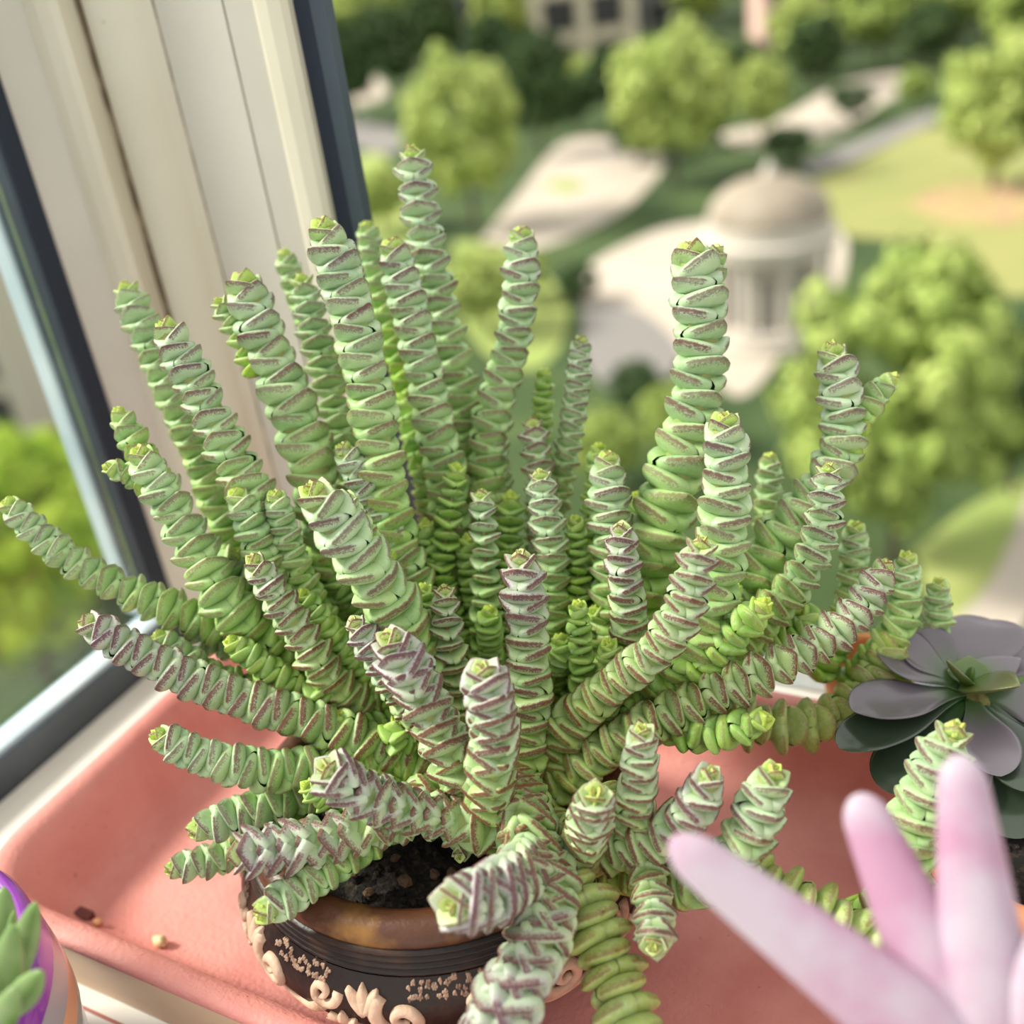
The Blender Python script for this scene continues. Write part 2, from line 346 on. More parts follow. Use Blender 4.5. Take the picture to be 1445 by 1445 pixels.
# --- front
grow([RC, (735, 1150, .42), (745, 1215, .40), (700, 1258, .375), (642, 1276, .36)], 122, 132, 'p', pitch=.115, tilt=42, ph0=0)
grow([RC, (760, 1215, .41), (775, 1280, .39), (750, 1350, .375), (712, 1420, .365), (685, 1475, .36)], 112, 144, 'p', pitch=.11, tilt=42, ph0=0)
grow([(700, 1080, .46), (735, 1160, .435), (785, 1215, .415), (830, 1290, .40), (862, 1370, .39), (890, 1440, .38), (915, 1510, .37)], 100, 112, 'o', pitch=.235)
grow([(850, 1120, .44), (900, 1200, .415), (920, 1260, .40), (924, 1318, .385), (922, 1335, .378)], 72, 72, 'h')
grow([(700, 1170, .45), (655, 1100, .425), (605, 1000, .412), (575, 945, .405), (550, 902, .40)], 100, 92, 'p', pitch=.165, tilt=30)
grow([(700, 1180, .44), (692, 1110, .41), (697, 1040, .40), (690, 985, .39), (682, 946, .385)], 96, 94, 'p', pitch=.165, tilt=30)
grow([(735, 1130, .455), (745, 1010, .445), (744, 900, .435), (735, 786, .425)], 86, 76, 'p', ph0=0)
grow([(640, 1080, .46), (570, 990, .44), (530, 925, .432), (500, 878, .427)], 62, 56, 'p', hero=.8)
grow([(650, 1080, .47), (642, 960, .455), (632, 900, .447), (627, 832, .442)], 70, 52, 'h', loose=.35, ph0=0)
grow([(620, 960, .465), (605, 890, .46), (598, 828, .456)], 52, 42, 'b', loose=.2, hero=.6)
grow([(650, 1050, .48), (565, 880, .445), (525, 810, .43), (480, 745, .42), (440, 692, .413)], 116, 96, 'g')
grow([(540, 800, .445), (505, 740, .435), (485, 700, .43)], 64, 50, 'g', hero=.6)
grow([(560, 1040, .485), (470, 960, .455), (415, 880, .443), (385, 835, .438), (357, 790, .433)], 78, 58, 'h')
grow([(480, 980, .485), (400, 850, .465), (365, 760, .455), (333, 696, .45)], 84, 62, 'd', hero=.8)
grow([(500, 960, .48), (430, 830, .465), (405, 760, .457), (388, 698, .452)], 72, 52, 'd', hero=.8)
grow([(640, 1000, .49), (590, 830, .475), (545, 745, .467), (510, 680, .46), (484, 632, .457)], 84, 54, 'g')
grow([(640, 960, .49), (622, 830, .485), (632, 740, .48), (645, 658, .477)], 56, 42, 'b', loose=.5)
grow([(690, 1000, .485), (686, 900, .475), (686, 800, .468), (679, 697, .462)], 66, 50, 'g', loose=.5, ph0=0)
grow([(760, 960, .51), (768, 760, .50), (762, 680, .495), (751, 596, .49)], 68, 50, 'h')
grow([(770, 1000, .49), (778, 810, .47), (772, 740, .463), (762, 669, .458)], 76, 54, 'g', ph0=0)
grow([(850, 1000, .48), (866, 810, .465), (860, 720, .46), (857, 645, .457)], 92, 68, 'g')
grow([(880, 1000, .47), (888, 900, .45), (882, 820, .44), (876, 745, .434)], 80, 58, 'p', ph0=0)
# --- right
grow([(850, 1040, .49), (900, 830, .475), (935, 730, .465), (965, 630, .46), (988, 520, .455), (988, 430, .45), (975, 352, .446)], 124, 96, 'g')
grow([(992, 440, .452), (1000, 390, .452), (1012, 352, .452)], 66, 50, 'g', hero=.5)
grow([(900, 1020, .47), (985, 890, .44), (1014, 790, .432), (1024, 700, .425), (1022, 592, .418)], 112, 84, 'g')
grow([(760, 1130, .47), (800, 1030, .45), (860, 970, .435), (930, 915, .42), (968, 850, .41), (990, 766, .403)], 88, 70, 'h')
grow([(735, 1150, .465), (820, 1085, .45), (895, 1030, .44), (980, 990, .435), (1075, 950, .43), (1160, 905, .43), (1215, 855, .43), (1250, 798, .43)], 84, 66, 'h')
grow([(900, 1010, .49), (1030, 870, .475), (1085, 780, .47), (1145, 710, .465), (1188, 630, .46), (1187, 555, .455), (1174, 492, .452)], 106, 78, 'g')
grow([(1190, 640, .463), (1222, 575, .462), (1262, 532, .46)], 62, 50, 'd', pitch=.32)
grow([(960, 990, .48), (1090, 860, .455), (1135, 805, .448), (1160, 745, .443), (1170, 660, .438)], 84, 56, 'g')
grow([(1100, 850, .50), (1085, 740, .50), (1086, 645, .495)], 58, 46, 'd', hero=.5)
grow([(900, 1010, .47), (980, 950, .445), (1035, 895, .432), (1080, 852, .422)], 80, 66, 'b', pitch=.3)
grow([(930, 980, .48), (1000, 890, .465), (1036, 828, .455)], 64, 54, 'b', hero=.7)
grow([(1150, 960, .49), (1200, 850, .485), (1208, 742, .48)], 68, 52, 'd', hero=.7)
grow([(1200, 970, .49), (1270, 880, .475), (1280, 785, .468)], 72, 54, 'd', hero=.7)
grow([(1230, 980, .50), (1315, 900, .487), (1325, 822, .48)], 60, 46, 'd', hero=.7)
grow([(880, 1010, .46), (960, 1030, .44), (1020, 1035, .43), (1082, 1014, .42)], 76, 60, 'b', pitch=.32)
grow([(900, 1000, .485), (1020, 1015, .47), (1110, 1025, .465), (1180, 1010, .47), (1235, 955, .475), (1262, 900, .475)], 90, 70, 'o', pitch=.25)
grow([(800, 1180, .45), (880, 1190, .42), (900, 1110, .40), (906, 1030, .39)], 82, 62, 'h')
grow([(780, 1170, .45), (818, 1190, .42), (832, 1160, .395), (840, 1122, .38)], 94, 86, 'h', pitch=.16, tilt=34)
grow([(790, 1190, .45), (860, 1200, .42), (930, 1180, .405), (975, 1145, .395), (1003, 1092, .387)], 92, 82, 'p')
grow([(830, 1200, .45), (960, 1250, .415), (1030, 1215, .40), (1065, 1160, .392), (1092, 1088, .386)], 98, 84, 'g')
grow([(840, 1200, .45), (950, 1220, .43), (1050, 1238, .41), (1120, 1270, .40), (1190, 1305, .395), (1260, 1345, .39)], 90, 98, 'o', pitch=.26)
grow([(1050, 1270, .43), (1120, 1310, .41), (1180, 1345, .40), (1260, 1410, .385), (1320, 1450, .38)], 86, 92, 'p')
grow([(1190, 1330, .43), (1265, 1270, .41), (1290, 1165, .402), (1318, 1095, .395), (1348, 1030, .388)], 110, 92, 'g')
# --- small bright shoots inside
grow([(820, 1060, .465), (822, 960, .45), (815, 852, .443)], 56, 44, 'b', loose=.3)
grow([(850, 1010, .455), (862, 960, .445), (858, 908, .437)], 54, 46, 'b')
grow([(560, 1000, .475), (480, 910, .46), (425, 838, .453)], 60, 46, 'b', hero=.6)
grow([(500, 1020, .47), (400, 960, .458), (325, 905, .452)], 68, 52, 'b', hero=.7)
grow([(450, 1010, .48), (310, 960, .468), (222, 900, .462)], 74, 58, 'd', hero=.7)
grow([(520, 1130, .435), (465, 1130, .425), (430, 1108, .42)], 52, 42, 'b', hero=.7)
grow([(812, 900, .475), (816, 810, .472), (812, 732, .468)], 48, 40, 'b', loose=.4)
grow([(690, 1150, .45), (660, 1185, .43), (647, 1208, .422)], 46, 42, 'h')
grow([(720, 900, .515), (705, 690, .51), (694, 600, .505)], 58, 46, 'd', hero=.6)
grow([(830, 900, .50), (838, 720, .495), (845, 630, .49)], 50, 40, 'b', hero=.5)
# --- filling of the crowded middle
for (x, y, d, w_) in [(560, 870, .465, 62), (455, 960, .455, 70), (500, 900, .462, 60), (585, 960, .45, 62), (720, 700, .49, 56), (930, 880, .455, 66), (800, 780, .48, 54), (660, 760, .485, 56),
                      (600, 740, .485, 60), (940, 950, .45, 60), (790, 900, .455, 54), (690, 860, .46, 54), (560, 1020, .445, 66), (480, 1010, .45, 70), (780, 1010, .45, 60), (660, 560, .53, 60),
                      (900, 700, .48, 56), (1130, 860, .47, 60), (1010, 880, .46, 60), (330, 780, .475, 60), (290, 880, .475, 56), (578, 560, .525, 60), (604, 660, .51, 60), (480, 800, .48, 60), (720, 820, .48, 54), (840, 860, .465, 56), (950, 800, .475, 60)]:
    grow([(700+(x-700)*.35, 1060+(y-1000)*.15, .49), (x*.6+700*.4, y*.55+1040*.45, (d+.485)/2+.006), (x, y+25, d+.002), (x, y, d)], w_*1.1, w_*.85, 'b' if (x+y) % 3 else 'd', loose=.1, hero=.35)

plant = empty('necklace_succulent', (0, 0, .07), 'clump of stacked-leaf succulent stems with maroon leaf edges overflowing the carved pot', 'succulent')
order = sorted(range(len(leaf_jobs)), key=lambda i: -leaf_jobs[i][0]); single = set(order[:300])
for sid, (C, T, N, B, LN, span, sty) in enumerate(stems):
    idx = np.linspace(0, int(len(C)*.97), 26).astype(int)
    mb = MB(); mb.tube(C[idx], np.linspace(.30, .19, len(idx))*span if sty != 'd' else np.linspace(.07, .04, len(idx))*span, 6)
    so = mb.mk('stem', M_stem if sty == 'd' else M_stemg, plant, org=C[0], smooth=True)
    V, A, Bb, F, n = [], [], [], [], 0
    for i, (sc, sj, W, la, lb, f, c) in enumerate(leaf_jobs):
        if sj != sid: continue
        if i in single: mk('leaf', W, f, M_leaf, so, org=c, attrs=dict(la=la, lb=lb)); continue
        V.append(W); A.append(la); Bb.append(lb); F += [tuple(k+n for k in q) for q in f]; n += len(W)
    if V:
        o = mk('leaves', np.vstack(V), F, M_leaf, so, org=C[0], attrs=dict(la=np.vstack(A), lb=np.vstack(Bb))); o['kind'] = 'stuff'
print('stems', len(stems), 'leaves', len(leaf_jobs))

# ================================================================== CARVED POT, SOIL, TRAY
M_potdark = mat('pot_dark_glaze', (.014, .008, .007), .42, [((.06, .026, .014), 45, .48, .75)], bump=.3, bscale=150, spec=.35)
M_potrim = mat('pot_rim_brown', (.085, .030, .014), .38, [((.30, .14, .03), 38, .52, .72), ((.02, .012, .01), 60, .55, .7)], bump=.3, bscale=200)
M_relief = mat('pot_relief_beige', (.62, .42, .30), .55, [((.34, .19, .12), 90, .5, .75)], bump=.3, bscale=300)
M_spray = mat('pot_spray_brown', (.34, .21, .145), .6, [((.16, .09, .06), 220, .45, .65)])
M_soil = mat('soil', (.012, .009, .007), .95, [((.05, .035, .022), 300, .5, .65)], bump=1, bscale=400)
M_bark = mat('bark_chip', (.16, .09, .05), .9, [((.06, .035, .02), 120, .4, .6)])
pot = empty('flower_pot', (0, 0, 0), 'dark glazed bowl pot with beige scroll relief and ribbed neck, on the pink tray', 'pot')
belly = [(.048, .0015), (.052, .004), (.058, .008), (.070, .014), (.082, .022), (.0905, .031), (.0940, .039), (.0936, .047), (.0910, .054), (.0872, .0605)]
MB().lathe(belly, (0, 0, 0), 72).mk('bowl', M_potdark, pot, smooth=True)
ribs = []
for i in range(4):
    z = .0605+i*.0029; r = .0868-i*.0006
    ribs += [(r-.0012, z), (r+.0004, z+.0007), (r+.0006, z+.0015), (r+.0002, z+.0023)]
ribs.append((.0838, .0720))
MB().lathe(ribs, (0, 0, 0), 72).mk('ribbed_neck', M_potdark, pot, smooth=True)
MB().lathe([(.0838, .0722), (.0842, .0737), (.0838, .0765), (.0822, .0795), (.078, .0815), (.074, .0815), (.0712, .0800), (.0700, .0760), (.0700, .060), (.050, .02), (.001, .012)], (0, 0, 0), 72).mk('rim', M_potrim, pot, smooth=True)
bz = np.array([p[1] for p in belly]); br = np.array([p[0] for p in belly])
def onpot(a, z, off=0):
    r = np.interp(z, bz, br)+off; return np.array([r*math.cos(a), r*math.sin(a), z])
def strip(mb, uv, hw, h):
    """a raised rounded ridge that follows the (angle, height) line uv on the bowl"""
    uv = np.asarray(uv, float); P = uv*[.087, 1]; t = nrm(np.gradient(P, axis=0)); nn = np.column_stack([-t[:, 1], t[:, 0]]); hw = np.broadcast_to(hw, (len(uv),)); rings = []
    for i in range(len(uv)):
        rr = []
        for q, hh in ((-1, -.0012), (-.8, .6), (-.35, 1), (.35, 1), (.8, .6), (1, -.0012)):
            p = P[i]+nn[i]*q*hw[i]; rr.append(tuple(onpot(p[0]/.087, p[1], hh*h if hh > 0 else hh)))
        rings.append(rr)
    mb.loft(rings, True, True)
def spiral(a0, z0, R, turns, start, sgn=1, n=34):
    th = np.linspace(0, turns*2*math.pi, n); r = R*np.exp(-.20*th); return np.column_stack([a0+(r*np.cos(start+sgn*th))/.087, z0+r*np.sin(start+sgn*th)])
def petal(mb, a, z, ang, ln, wd, h=.0024):
    t = np.linspace(0, 1, 8); strip(mb, np.column_stack([a+t*ln*math.cos(ang)/.087, z+t*ln*math.sin(ang)]), wd*np.sin(np.pi*(.08+.90*t))**.8+.0002, h)
for k in range(9):
    a = math.radians(-151+k*40); mb = MB()
    strip(mb, spiral(a, .0450, .0122, 1.6, 2.3, 1, 46), np.linspace(.0034, .0012, 46), .0026)              # large C-scroll
    strip(mb, spiral(a+.33, .0500, .0070, 1.35, 0.2, -1, 40), np.linspace(.0024, .0009, 40), .0022)        # small counter scroll
    strip(mb, spline(np.array([(a-.13, .040), (a-.05, .0335), (a+.10, .0315), (a+.24, .037), (a+.33, .0435)]), 22), np.linspace(.0016, .0026, 22), .0022)
    for g_ in range(5): petal(mb, a+.42, .0330, math.radians(20+g_*35), .0105-.001*abs(g_-2), .0025)       # fan leaf
    for g_ in range(3): petal(mb, a-.165, .0460, math.radians(62+g_*32), .0115, .0026)
    petal(mb, a+.10, .0275, math.radians(-25), .012, .0028); petal(mb, a+.02, .0275, math.radians(-152), .011, .0026)
    mb.mk('scroll_relief', M_relief, pot, smooth=True)
    mb = MB(); gr = random.Random(k+50)                                                                     # mottled spray of tiny leaves
    for q in range(34):
        da, z, r0 = .03+.0098*q+gr.uniform(-.01, .01), .0566+gr.uniform(-.0034, .0030), gr.uniform(0, 6.28)
        for g_ in range(4): petal(mb, a+da, z, r0+g_*gr.uniform(1.3, 1.8), gr.uniform(.0007, .0014), .00045, .0006)
    mb.mk('leaf_spray_relief', M_spray, pot, smooth=True)
v, f, n = [], [], 0
sm = MB()
rings = []
for i, r in enumerate(np.linspace(.002, .0698, 12)):
    rings.append([(r*math.cos(2*math.pi*j/48), r*math.sin(2*math.pi*j/48), .0665+random.uniform(-.0012, .0012)) for j in range(48)])
sm.loft(rings, False)
for q in range(260):
    a, r = random.random()*6.28, .067*math.sqrt(random.random()); sm.blob((r*math.cos(a), r*math.sin(a), .0672), random.uniform(.0010, .0026), q, 6, 4, .35)
SOIL = tag(sm.mk('potting_soil', M_soil, org=(0, 0, .066)), 'dark crumbly potting soil inside the carved bowl pot', 'soil', kind='stuff')
for q, (x, y, r) in enumerate([(572, 1246, .0034), (520, 1262, .0026), (612, 1240, .003), (500, 1240, .0022), (560, 1215, .0024), (640, 1235, .0026)]):
    p = gnd(x, y, .069)
    tag(MB().blob((0, 0, 0), 1, q+70, 7, 5, .25).mk('bark_chip', M_bark), 'brown bark chip lying on the dark soil', 'bark chip', 'bark chips on the soil')
    o = bpy.context.scene.collection.objects[-1]; o.location = Vector(p); o.scale = (r, r*.8, r*.6); o.rotation_euler = (.3, .2, q)
for o in (pot, SOIL): o.location += Vector((-.005, .0085, .001))
# tray
TX0, TX1, TY0, TY1, TR = -.219, .40, -.101, .160, .046
def rrect(off, z, n=9):
    x0, x1, y0, y1, r = TX0+off, TX1-off, TY0+off, TY1-off, max(.008, TR-off); P = []
    for cx, cy, a0 in ((x1-r, y1-r, 0), (x0+r, y1-r, 90), (x0+r, y0+r, 180), (x1-r, y0+r, 270)):
        for t in range(n+1):
            a = math.radians(a0+90*t/n); P.append((cx+r*math.cos(a), cy+r*math.sin(a), z))
    return P
TB = -.0035
tray = empty('plant_tray', (.08, .03, TB), 'pink terracotta-coloured rectangular tray with rounded raised rim under the pots', 'tray')
MB().loft([rrect(*p) for p in [(.0035, .0345), (.0005, .0352), (-.0005, .0370), (0, .0390), (.0015, .0402), (.0045, .0406), (.0080, .0398), (.0110, .0378), (.0145, .0335), (.0190, .0240), (.0235, .0140), (.0280, .0065), (.0330, .0022), (.0390, .0005), (.055, 0)]], False).mk('basin', M_terra, tray, smooth=True)
MB().add(rrect(.055, 0), [tuple(range(40))]).mk('basin_floor', M_terra, tray)
tag(MB().loft([rrect(*p) for p in [(.060, TB), (.007, TB), (.0055, TB+.002), (.0035, .0345)]], False).mk('outer_wall', M_beige, tray, smooth=True), 'beige outer wall')
# crumbs in the tray
M_chip = mat('chip_brown', (.16, .045, .04), .6); M_peb = mat('pebble_cream', (.72, .60, .34), .5, [((.35, .17, .06), 160, .5, .62)]); M_peb2 = mat('pebble_orange', (.62, .30, .14), .5)
p = gnd(118, 1291, .004); tag(MB().box(p[0]-.005, p[0]+.005, p[1]-.003, p[1]+.003, .0012, .0058, .0006).mk('broken_chip', M_chip), 'small dark brown broken chip in the tray corner', 'chip')
p = gnd(137, 1312, .003); tag(MB().blob((p[0], p[1]+.002, .0062), .0026, 3, 9, 6, .12, (1.2, .8, .7)).mk('pebble', M_peb2, smooth=True), 'tiny orange pebble beside the brown chip', 'pebble')
p = gnd(221, 1338, .003); tag(MB().blob((p[0], p[1]+.003, .0045), .0036, 5, 10, 7, .12, (1.2, .8, .85)).mk('pebble', M_peb, smooth=True), 'round cream pebble near the front rim of the pink tray', 'pebble')

# ================================================================== OTHER POTS AND PLANTS
def fat_leaf(base, tip, wd, th, nrm_, mt, parent, name='leaf', bend=.0, prof='spoon', cup=.0, n=12, mm=14, attr=False):
    """a thick leaf from base to tip; wd, th: full width and thickness; nrm_: upper side; cup > 0 folds the sides up"""
    base, tip = np.array(base), np.array(tip); ax = tip-base; L = np.linalg.norm(ax); t = ax/L; up = np.array(nrm_, float); up -= t*(up@t); up /= np.linalg.norm(up); sd_ = np.cross(up, t)
    rings = []
    for i in range(n+1):
        u = math.sin(i/n*math.pi/2)**.9 if prof in ('rod', 'spoon') else i/n
        if prof == 'spoon': w_ = .26+.74*math.sin(math.pi*min(1, u/1.30))**2.2 if u < .65 else math.sqrt(max(0, 1-((u-.65)/.35)**2.3)); h = .55+.45*math.sin(math.pi*u) if u < .9 else max(.02, 1-(u-.7)/.302)*1.1
        elif prof == 'ovate': w_ = max(.02, math.sin(math.pi*(.12+.88*u)**.9)) if u < 1 else .02; h = max(.05, (1-u**3)**.6)
        elif prof == 'finger': w_ = (.72+.28*math.sin(math.pi*min(1, u*1.1)))*math.sqrt(max(0, 1-max(0, (u-.30)/.7)**2.6))+.012; h = w_
        else: w_ = (.75+.25*min(1, u*4))*(1-.58*u**1.15)*math.sqrt(max(0, 1-max(0, (u-.90)/.10)**2))+.01; h = w_
        if i == n: w_ = min(w_, .05); h = min(h, .06)
        c = base+ax*u+up*bend*L*(u*u-u*0)
        r_ = []
        for j in range(mm):
            a = 2*math.pi*j/mm; y = math.cos(a)*wd/2*w_; z = math.sin(a)*th/2*h*(1 if math.sin(a) < 0 else .75)+cup*wd*w_*math.cos(a)**2
            r_.append(tuple(c+sd_*y+up*z))
        rings.append(r_)
    return MB().loft(rings).mk(name, mt, parent, org=base, smooth=True)
# dark rosette plant in a clay pot
M_clay = mat('clay_orange', (.58, .23, .085), .75, [((.45, .16, .06), 30, .4, .7)], bump=.3, bscale=250)
def ech_mat(nm, c1, c2, rough, lo=.004, hi=.022):
    # green at the leaf base, purple towards the tip (distance from the leaf's own base)
    M = mat(nm, c1, rough, [(c1, 35, .38, .66)], spec=.6, sss=.05, bump=.05, bscale=90, coat=.35); nt = M.node_tree; b = nt.nodes['Principled BSDF']; b.inputs['Coat Roughness'].default_value = .18
    tc = nt.nodes.new('ShaderNodeTexCoord'); ln = nt.nodes.new('ShaderNodeVectorMath'); ln.operation = 'LENGTH'; nt.links.new(tc.outputs['Object'], ln.inputs[0])
    r = nt.nodes.new('ShaderNodeMapRange'); r.inputs[1].default_value = lo; r.inputs[2].default_value = hi; nt.links.new(ln.outputs['Value'], r.inputs[0])
    mx = nt.nodes.new('ShaderNodeMix'); mx.data_type = 'RGBA'; nt.links.new(r.outputs[0], mx.inputs[0]); mx.inputs[6].default_value = (*c2, 1); mx.inputs[7].default_value = (*c1, 1); nt.links.new(mx.outputs[2], b.inputs['Base Color'])
    return M
M_e1 = ech_mat('rosette_leaf_purple', (.135, .115, .135), (.07, .14, .04), .30)
M_e2 = ech_mat('rosette_leaf_green', (.035, .055, .032), (.035, .085, .022), .26)
M_e3 = ech_mat('rosette_leaf_core', (.10, .115, .025), (.07, .16, .02), .32, .004, .018)
def clay_pot(name, c, r, h, label, lip=.012):
    e = empty(name, c, label, 'pot')
    MB().lathe([(r*.70, .0), (r*.74, .002), (r*.92, h-lip-.001)], c, 48).mk('body', M_clay, e, smooth=True)
    MB().lathe([(r*.92, h-lip-.001), (r, h-lip), (r*1.02, h-lip*.5), (r, h-.001), (r*.97, h), (r*.90, h), (r*.87, h-.003), (r*.82, h*.4), (r*.60, .004), (.0005, .003)], c, 48).mk('rim', M_clay, e, smooth=True)
    MB().lathe([(r*.72, .0004), (.0005, .0004)], c, 40).mk('base', M_clay, e)
    return e
EC = np.array([.245, .088, .0005])
clay_pot('clay_pot', EC, .060, .066, 'round orange clay pot holding the dark rosette plant')
so = MB().lathe([(.0525, .058), (.035, .0595), (.0005, .060)], EC, 40)
for q in range(120):
    a, r = random.random()*6.28, .050*math.sqrt(random.random()); so.blob((EC[0]+r*math.cos(a), EC[1]+r*math.sin(a), EC[2]+.0595), random.uniform(.001, .0026), q+400, 6, 4, .35)
tag(so.mk('potting_soil', M_soil, org=EC+[0, 0, .058]), 'dark gritty soil in the orange clay pot', 'soil', kind='stuff')
ec = pt(1366, 975, .466)
ech = empty('dark_rosette_plant', (EC[0], EC[1], EC[2]+.06), 'dark purple-green glossy rosette succulent in the orange clay pot', 'succulent')
MB().tube([np.array([EC[0], EC[1], EC[2]+.058]), (np.array([EC[0], EC[1], EC[2]+.058])+ec)/2+[.004, 0, 0], ec], [.007, .006, .005], 10).mk('stalk', M_stem, ech, smooth=True)
ax_up = nrm(np.array([-.05, -.12, 1.0]))
for (x, y, d, wd, mt, cup) in [(1236, 912, .475, .030, M_e1, .16), (1278, 904, .482, .027, M_e1, .24), (1202, 1006, .445, .026, M_e1, .14), (1184, 1060, .437, .024, M_e2, .12), (1398, 876, .50, .036, M_e1, .12), (1462, 905, .495, .032, M_e1, .10),
                               (1412, 1098, .425, .023, M_e1, .12), (1470, 1120, .42, .028, M_e2, .05), (1250, 1120, .432, .030, M_e2, .05), (1530, 1010, .445, .030, M_e1, .05), (1500, 1060, .435, .028, M_e2, .05), (1440, 1185, .425, .034, M_e2, .03), (1335, 1150, .43, .030, M_e2, .03)]:
    fat_leaf(ec+nrm(pt(x, y, d)-ec)*.004, pt(x, y, d), wd, .0042, ax_up, mt, ech, bend=.02, prof='spoon', cup=cup, n=18)
up1 = ec+ax_up*.004
for (x, y, d, wd, mt, cup) in [(1442, 928, .47, .018, M_e1, .22), (1336, 932, .452, .016, M_e3, .25), (1368, 925, .47, .018, M_e3, .25), (1440, 968, .430, .022, M_e3, .2)]:
    fat_leaf(up1, pt(x, y, d), wd, .004, nrm(ax_up*.3-(pt(x, y, d)-ec)*8), mt, ech, prof='ovate', cup=cup*.4)
fat_leaf(up1+ax_up*.002, up1+ax_up*.011+CR*.002, .006, .004, CR, M_e3, ech, 'bud', prof='ovate')
# a second clay pot half hidden behind the stems
p2 = np.array([.150, .188, -.0036])
clay_pot('clay_pot', p2, .024, .052, 'small orange clay pot hidden behind trailing stems at the tray back', .009)
# pink finger-leaf plant close to the camera
M_pink = mat('pink_leaf', (.42, .225, .325), .5, [((.47, .39, .455), 26, .36, .54), ((.36, .36, .34), 22, .62, .76)], sss=.3, sssr=(1, .5, .6), spec=.3)
pb = pt(1425, 1530, .265)
PB = np.array([pb[0]+.004, min(pb[1]-.004, -.145), -.0036])
pk = empty('pink_finger_plant', (PB[0], PB[1], .02), 'pale pink finger-leaved succulent standing before the clay pot', 'succulent')
MB().tube([(PB[0], PB[1], .018), (PB[0]-.002, PB[1], .07), tuple(pb)], [.006, .0055, .005], 10).mk('stalk', M_stem, pk, smooth=True)
for (x, y, d, bx, by, wd) in [(946, 1184, .272, 1385, 1520, .0265), (1208, 1120, .285, 1385, 1520, .0265), (1354, 1064, .275, 1405, 1510, .0265), (1490, 1290, .258, 1440, 1520, .020), (1560, 1400, .27, 1445, 1525, .021), (1150, 1560, .262, 1400, 1545, .021), (1300, 1700, .255, 1420, 1550, .021), (1560, 1650, .262, 1445, 1550, .021)]:
    fat_leaf(pt(bx, by, .265), pt(x, y, d), wd, wd*.86, -CF, M_pink, pk, prof='rod', n=22, mm=18, bend=.0)
MB()
pc = empty('small_planter', PB, 'small grey planter on the ledge holding the pink finger-leaved plant', 'pot')
MB().lathe([(.026, .0002), (.028, .002), (.034, .072), (.036, .076), (.036, .082), (.033, .083), (.031, .078), (.0005, .076)], PB, 40).mk('body', M_grey, pc, smooth=True)
MB().lathe([(.027, .0003), (.0005, .0003)], PB, 40).mk('base', M_grey, pc)
# striped pot with a green fat-leaved plant
M_pur = mat('glaze_purple', (.22, .035, .33), .18, [((.40, .10, .52), 18, .45, .7)], coat=.5)
M_gry = mat('glaze_grey', (.30, .31, .34), .25, [((.42, .12, .30), 16, .60, .72)], coat=.4)
M_org = mat('glaze_orange', (.72, .33, .18), .25, coat=.4)
M_blu = mat('glaze_blue', (.10, .06, .24), .25, [((.20, .20, .42), 40, .55, .65)], coat=.4)
SC = np.array([-.146, -.191, -.0036])
PS = .90
sp = empty('striped_pot', SC, 'glossy purple, grey and orange striped round pot beside the pink tray', 'pot')
RZ = .107
def band(name, prof, mt): MB().lathe([(r*PS, z) for r, z in prof], SC, 72).mk(name, mt, sp, smooth=True)
band('rim', [(.078, RZ-.012), (.080, RZ-.003), (.0825, RZ), (.0862, RZ-.001), (.0885, RZ-.005), (.0893, RZ-.012)], M_pur)
for nm, z0, z1, r0, r1, mt in [('purple_stripe', RZ-.012, RZ-.017, .0893, .0902, M_pur), ('grey_stripe', RZ-.017, RZ-.030, .0902, .0915, M_gry), ('orange_stripe', RZ-.030, RZ-.041, .0915, .0918, M_org), ('grey_stripe', RZ-.041, RZ-.047, .0918, .0914, M_gry), ('blue_stripe', RZ-.047, RZ-.085, .0902, .087, M_blu), ('purple_stripe', RZ-.085, .012, .087, .075, M_pur), ('foot', .012, .0004, .075, .055, M_blu)]:
    band(nm, [(r0+(r1-r0)*t, z0+(z1-z0)*t) for t in (0, .33, .66, 1)], mt)
band('base', [(.056, .0005), (.0005, .0005)], M_blu)
band('inner_wall', [(.078, RZ-.012), (.076, RZ-.04), (.07, .02), (.0005, .004)], M_gry)
MB_s = MB().lathe([(.0765*PS, RZ-.032), (.04, RZ-.028), (.0005, RZ-.026)], SC, 40)
tag(MB_s.mk('potting_soil', M_soil, org=SC+[0, 0, RZ-.032]), 'dark soil inside the purple striped pot', 'soil', kind='stuff')
M_fat = mat('fat_leaf_green', (.16, .27, .075), .38, [((.30, .38, .18), 40, .40, .68)], sss=.2, sssr=(.6, 1, .3), bump=.05)
fp = empty('fat_leaf_succulent', SC+[0, 0, RZ-.028], 'green succulent with fat pointed leaves in the purple striped pot', 'succulent')
for (bx, by, db, x, y, d, wd) in [(2, 1425, .342, 19, 1303, .328, .0105), (18, 1385, .352, 51, 1272, .336, .0095), (16, 1425, .335, 60, 1370, .322, .0095), (-6, 1465, .325, 22, 1392, .312, .0090), (-8, 1390, .362, 6, 1250, .362, .0130), (6, 1370, .365, 20, 1284, .358, .0045), (-40, 1420, .35, -22, 1290, .345, .012), (0, 1490, .32, 52, 1462, .308, .011), (-40, 1470, .335, -35, 1370, .325, .011)]:
    fat_leaf(pt(bx, by, db), pt(x, y, d), wd, wd*.72, -CF, M_fat, fp, prof='finger', n=14, mm=16)

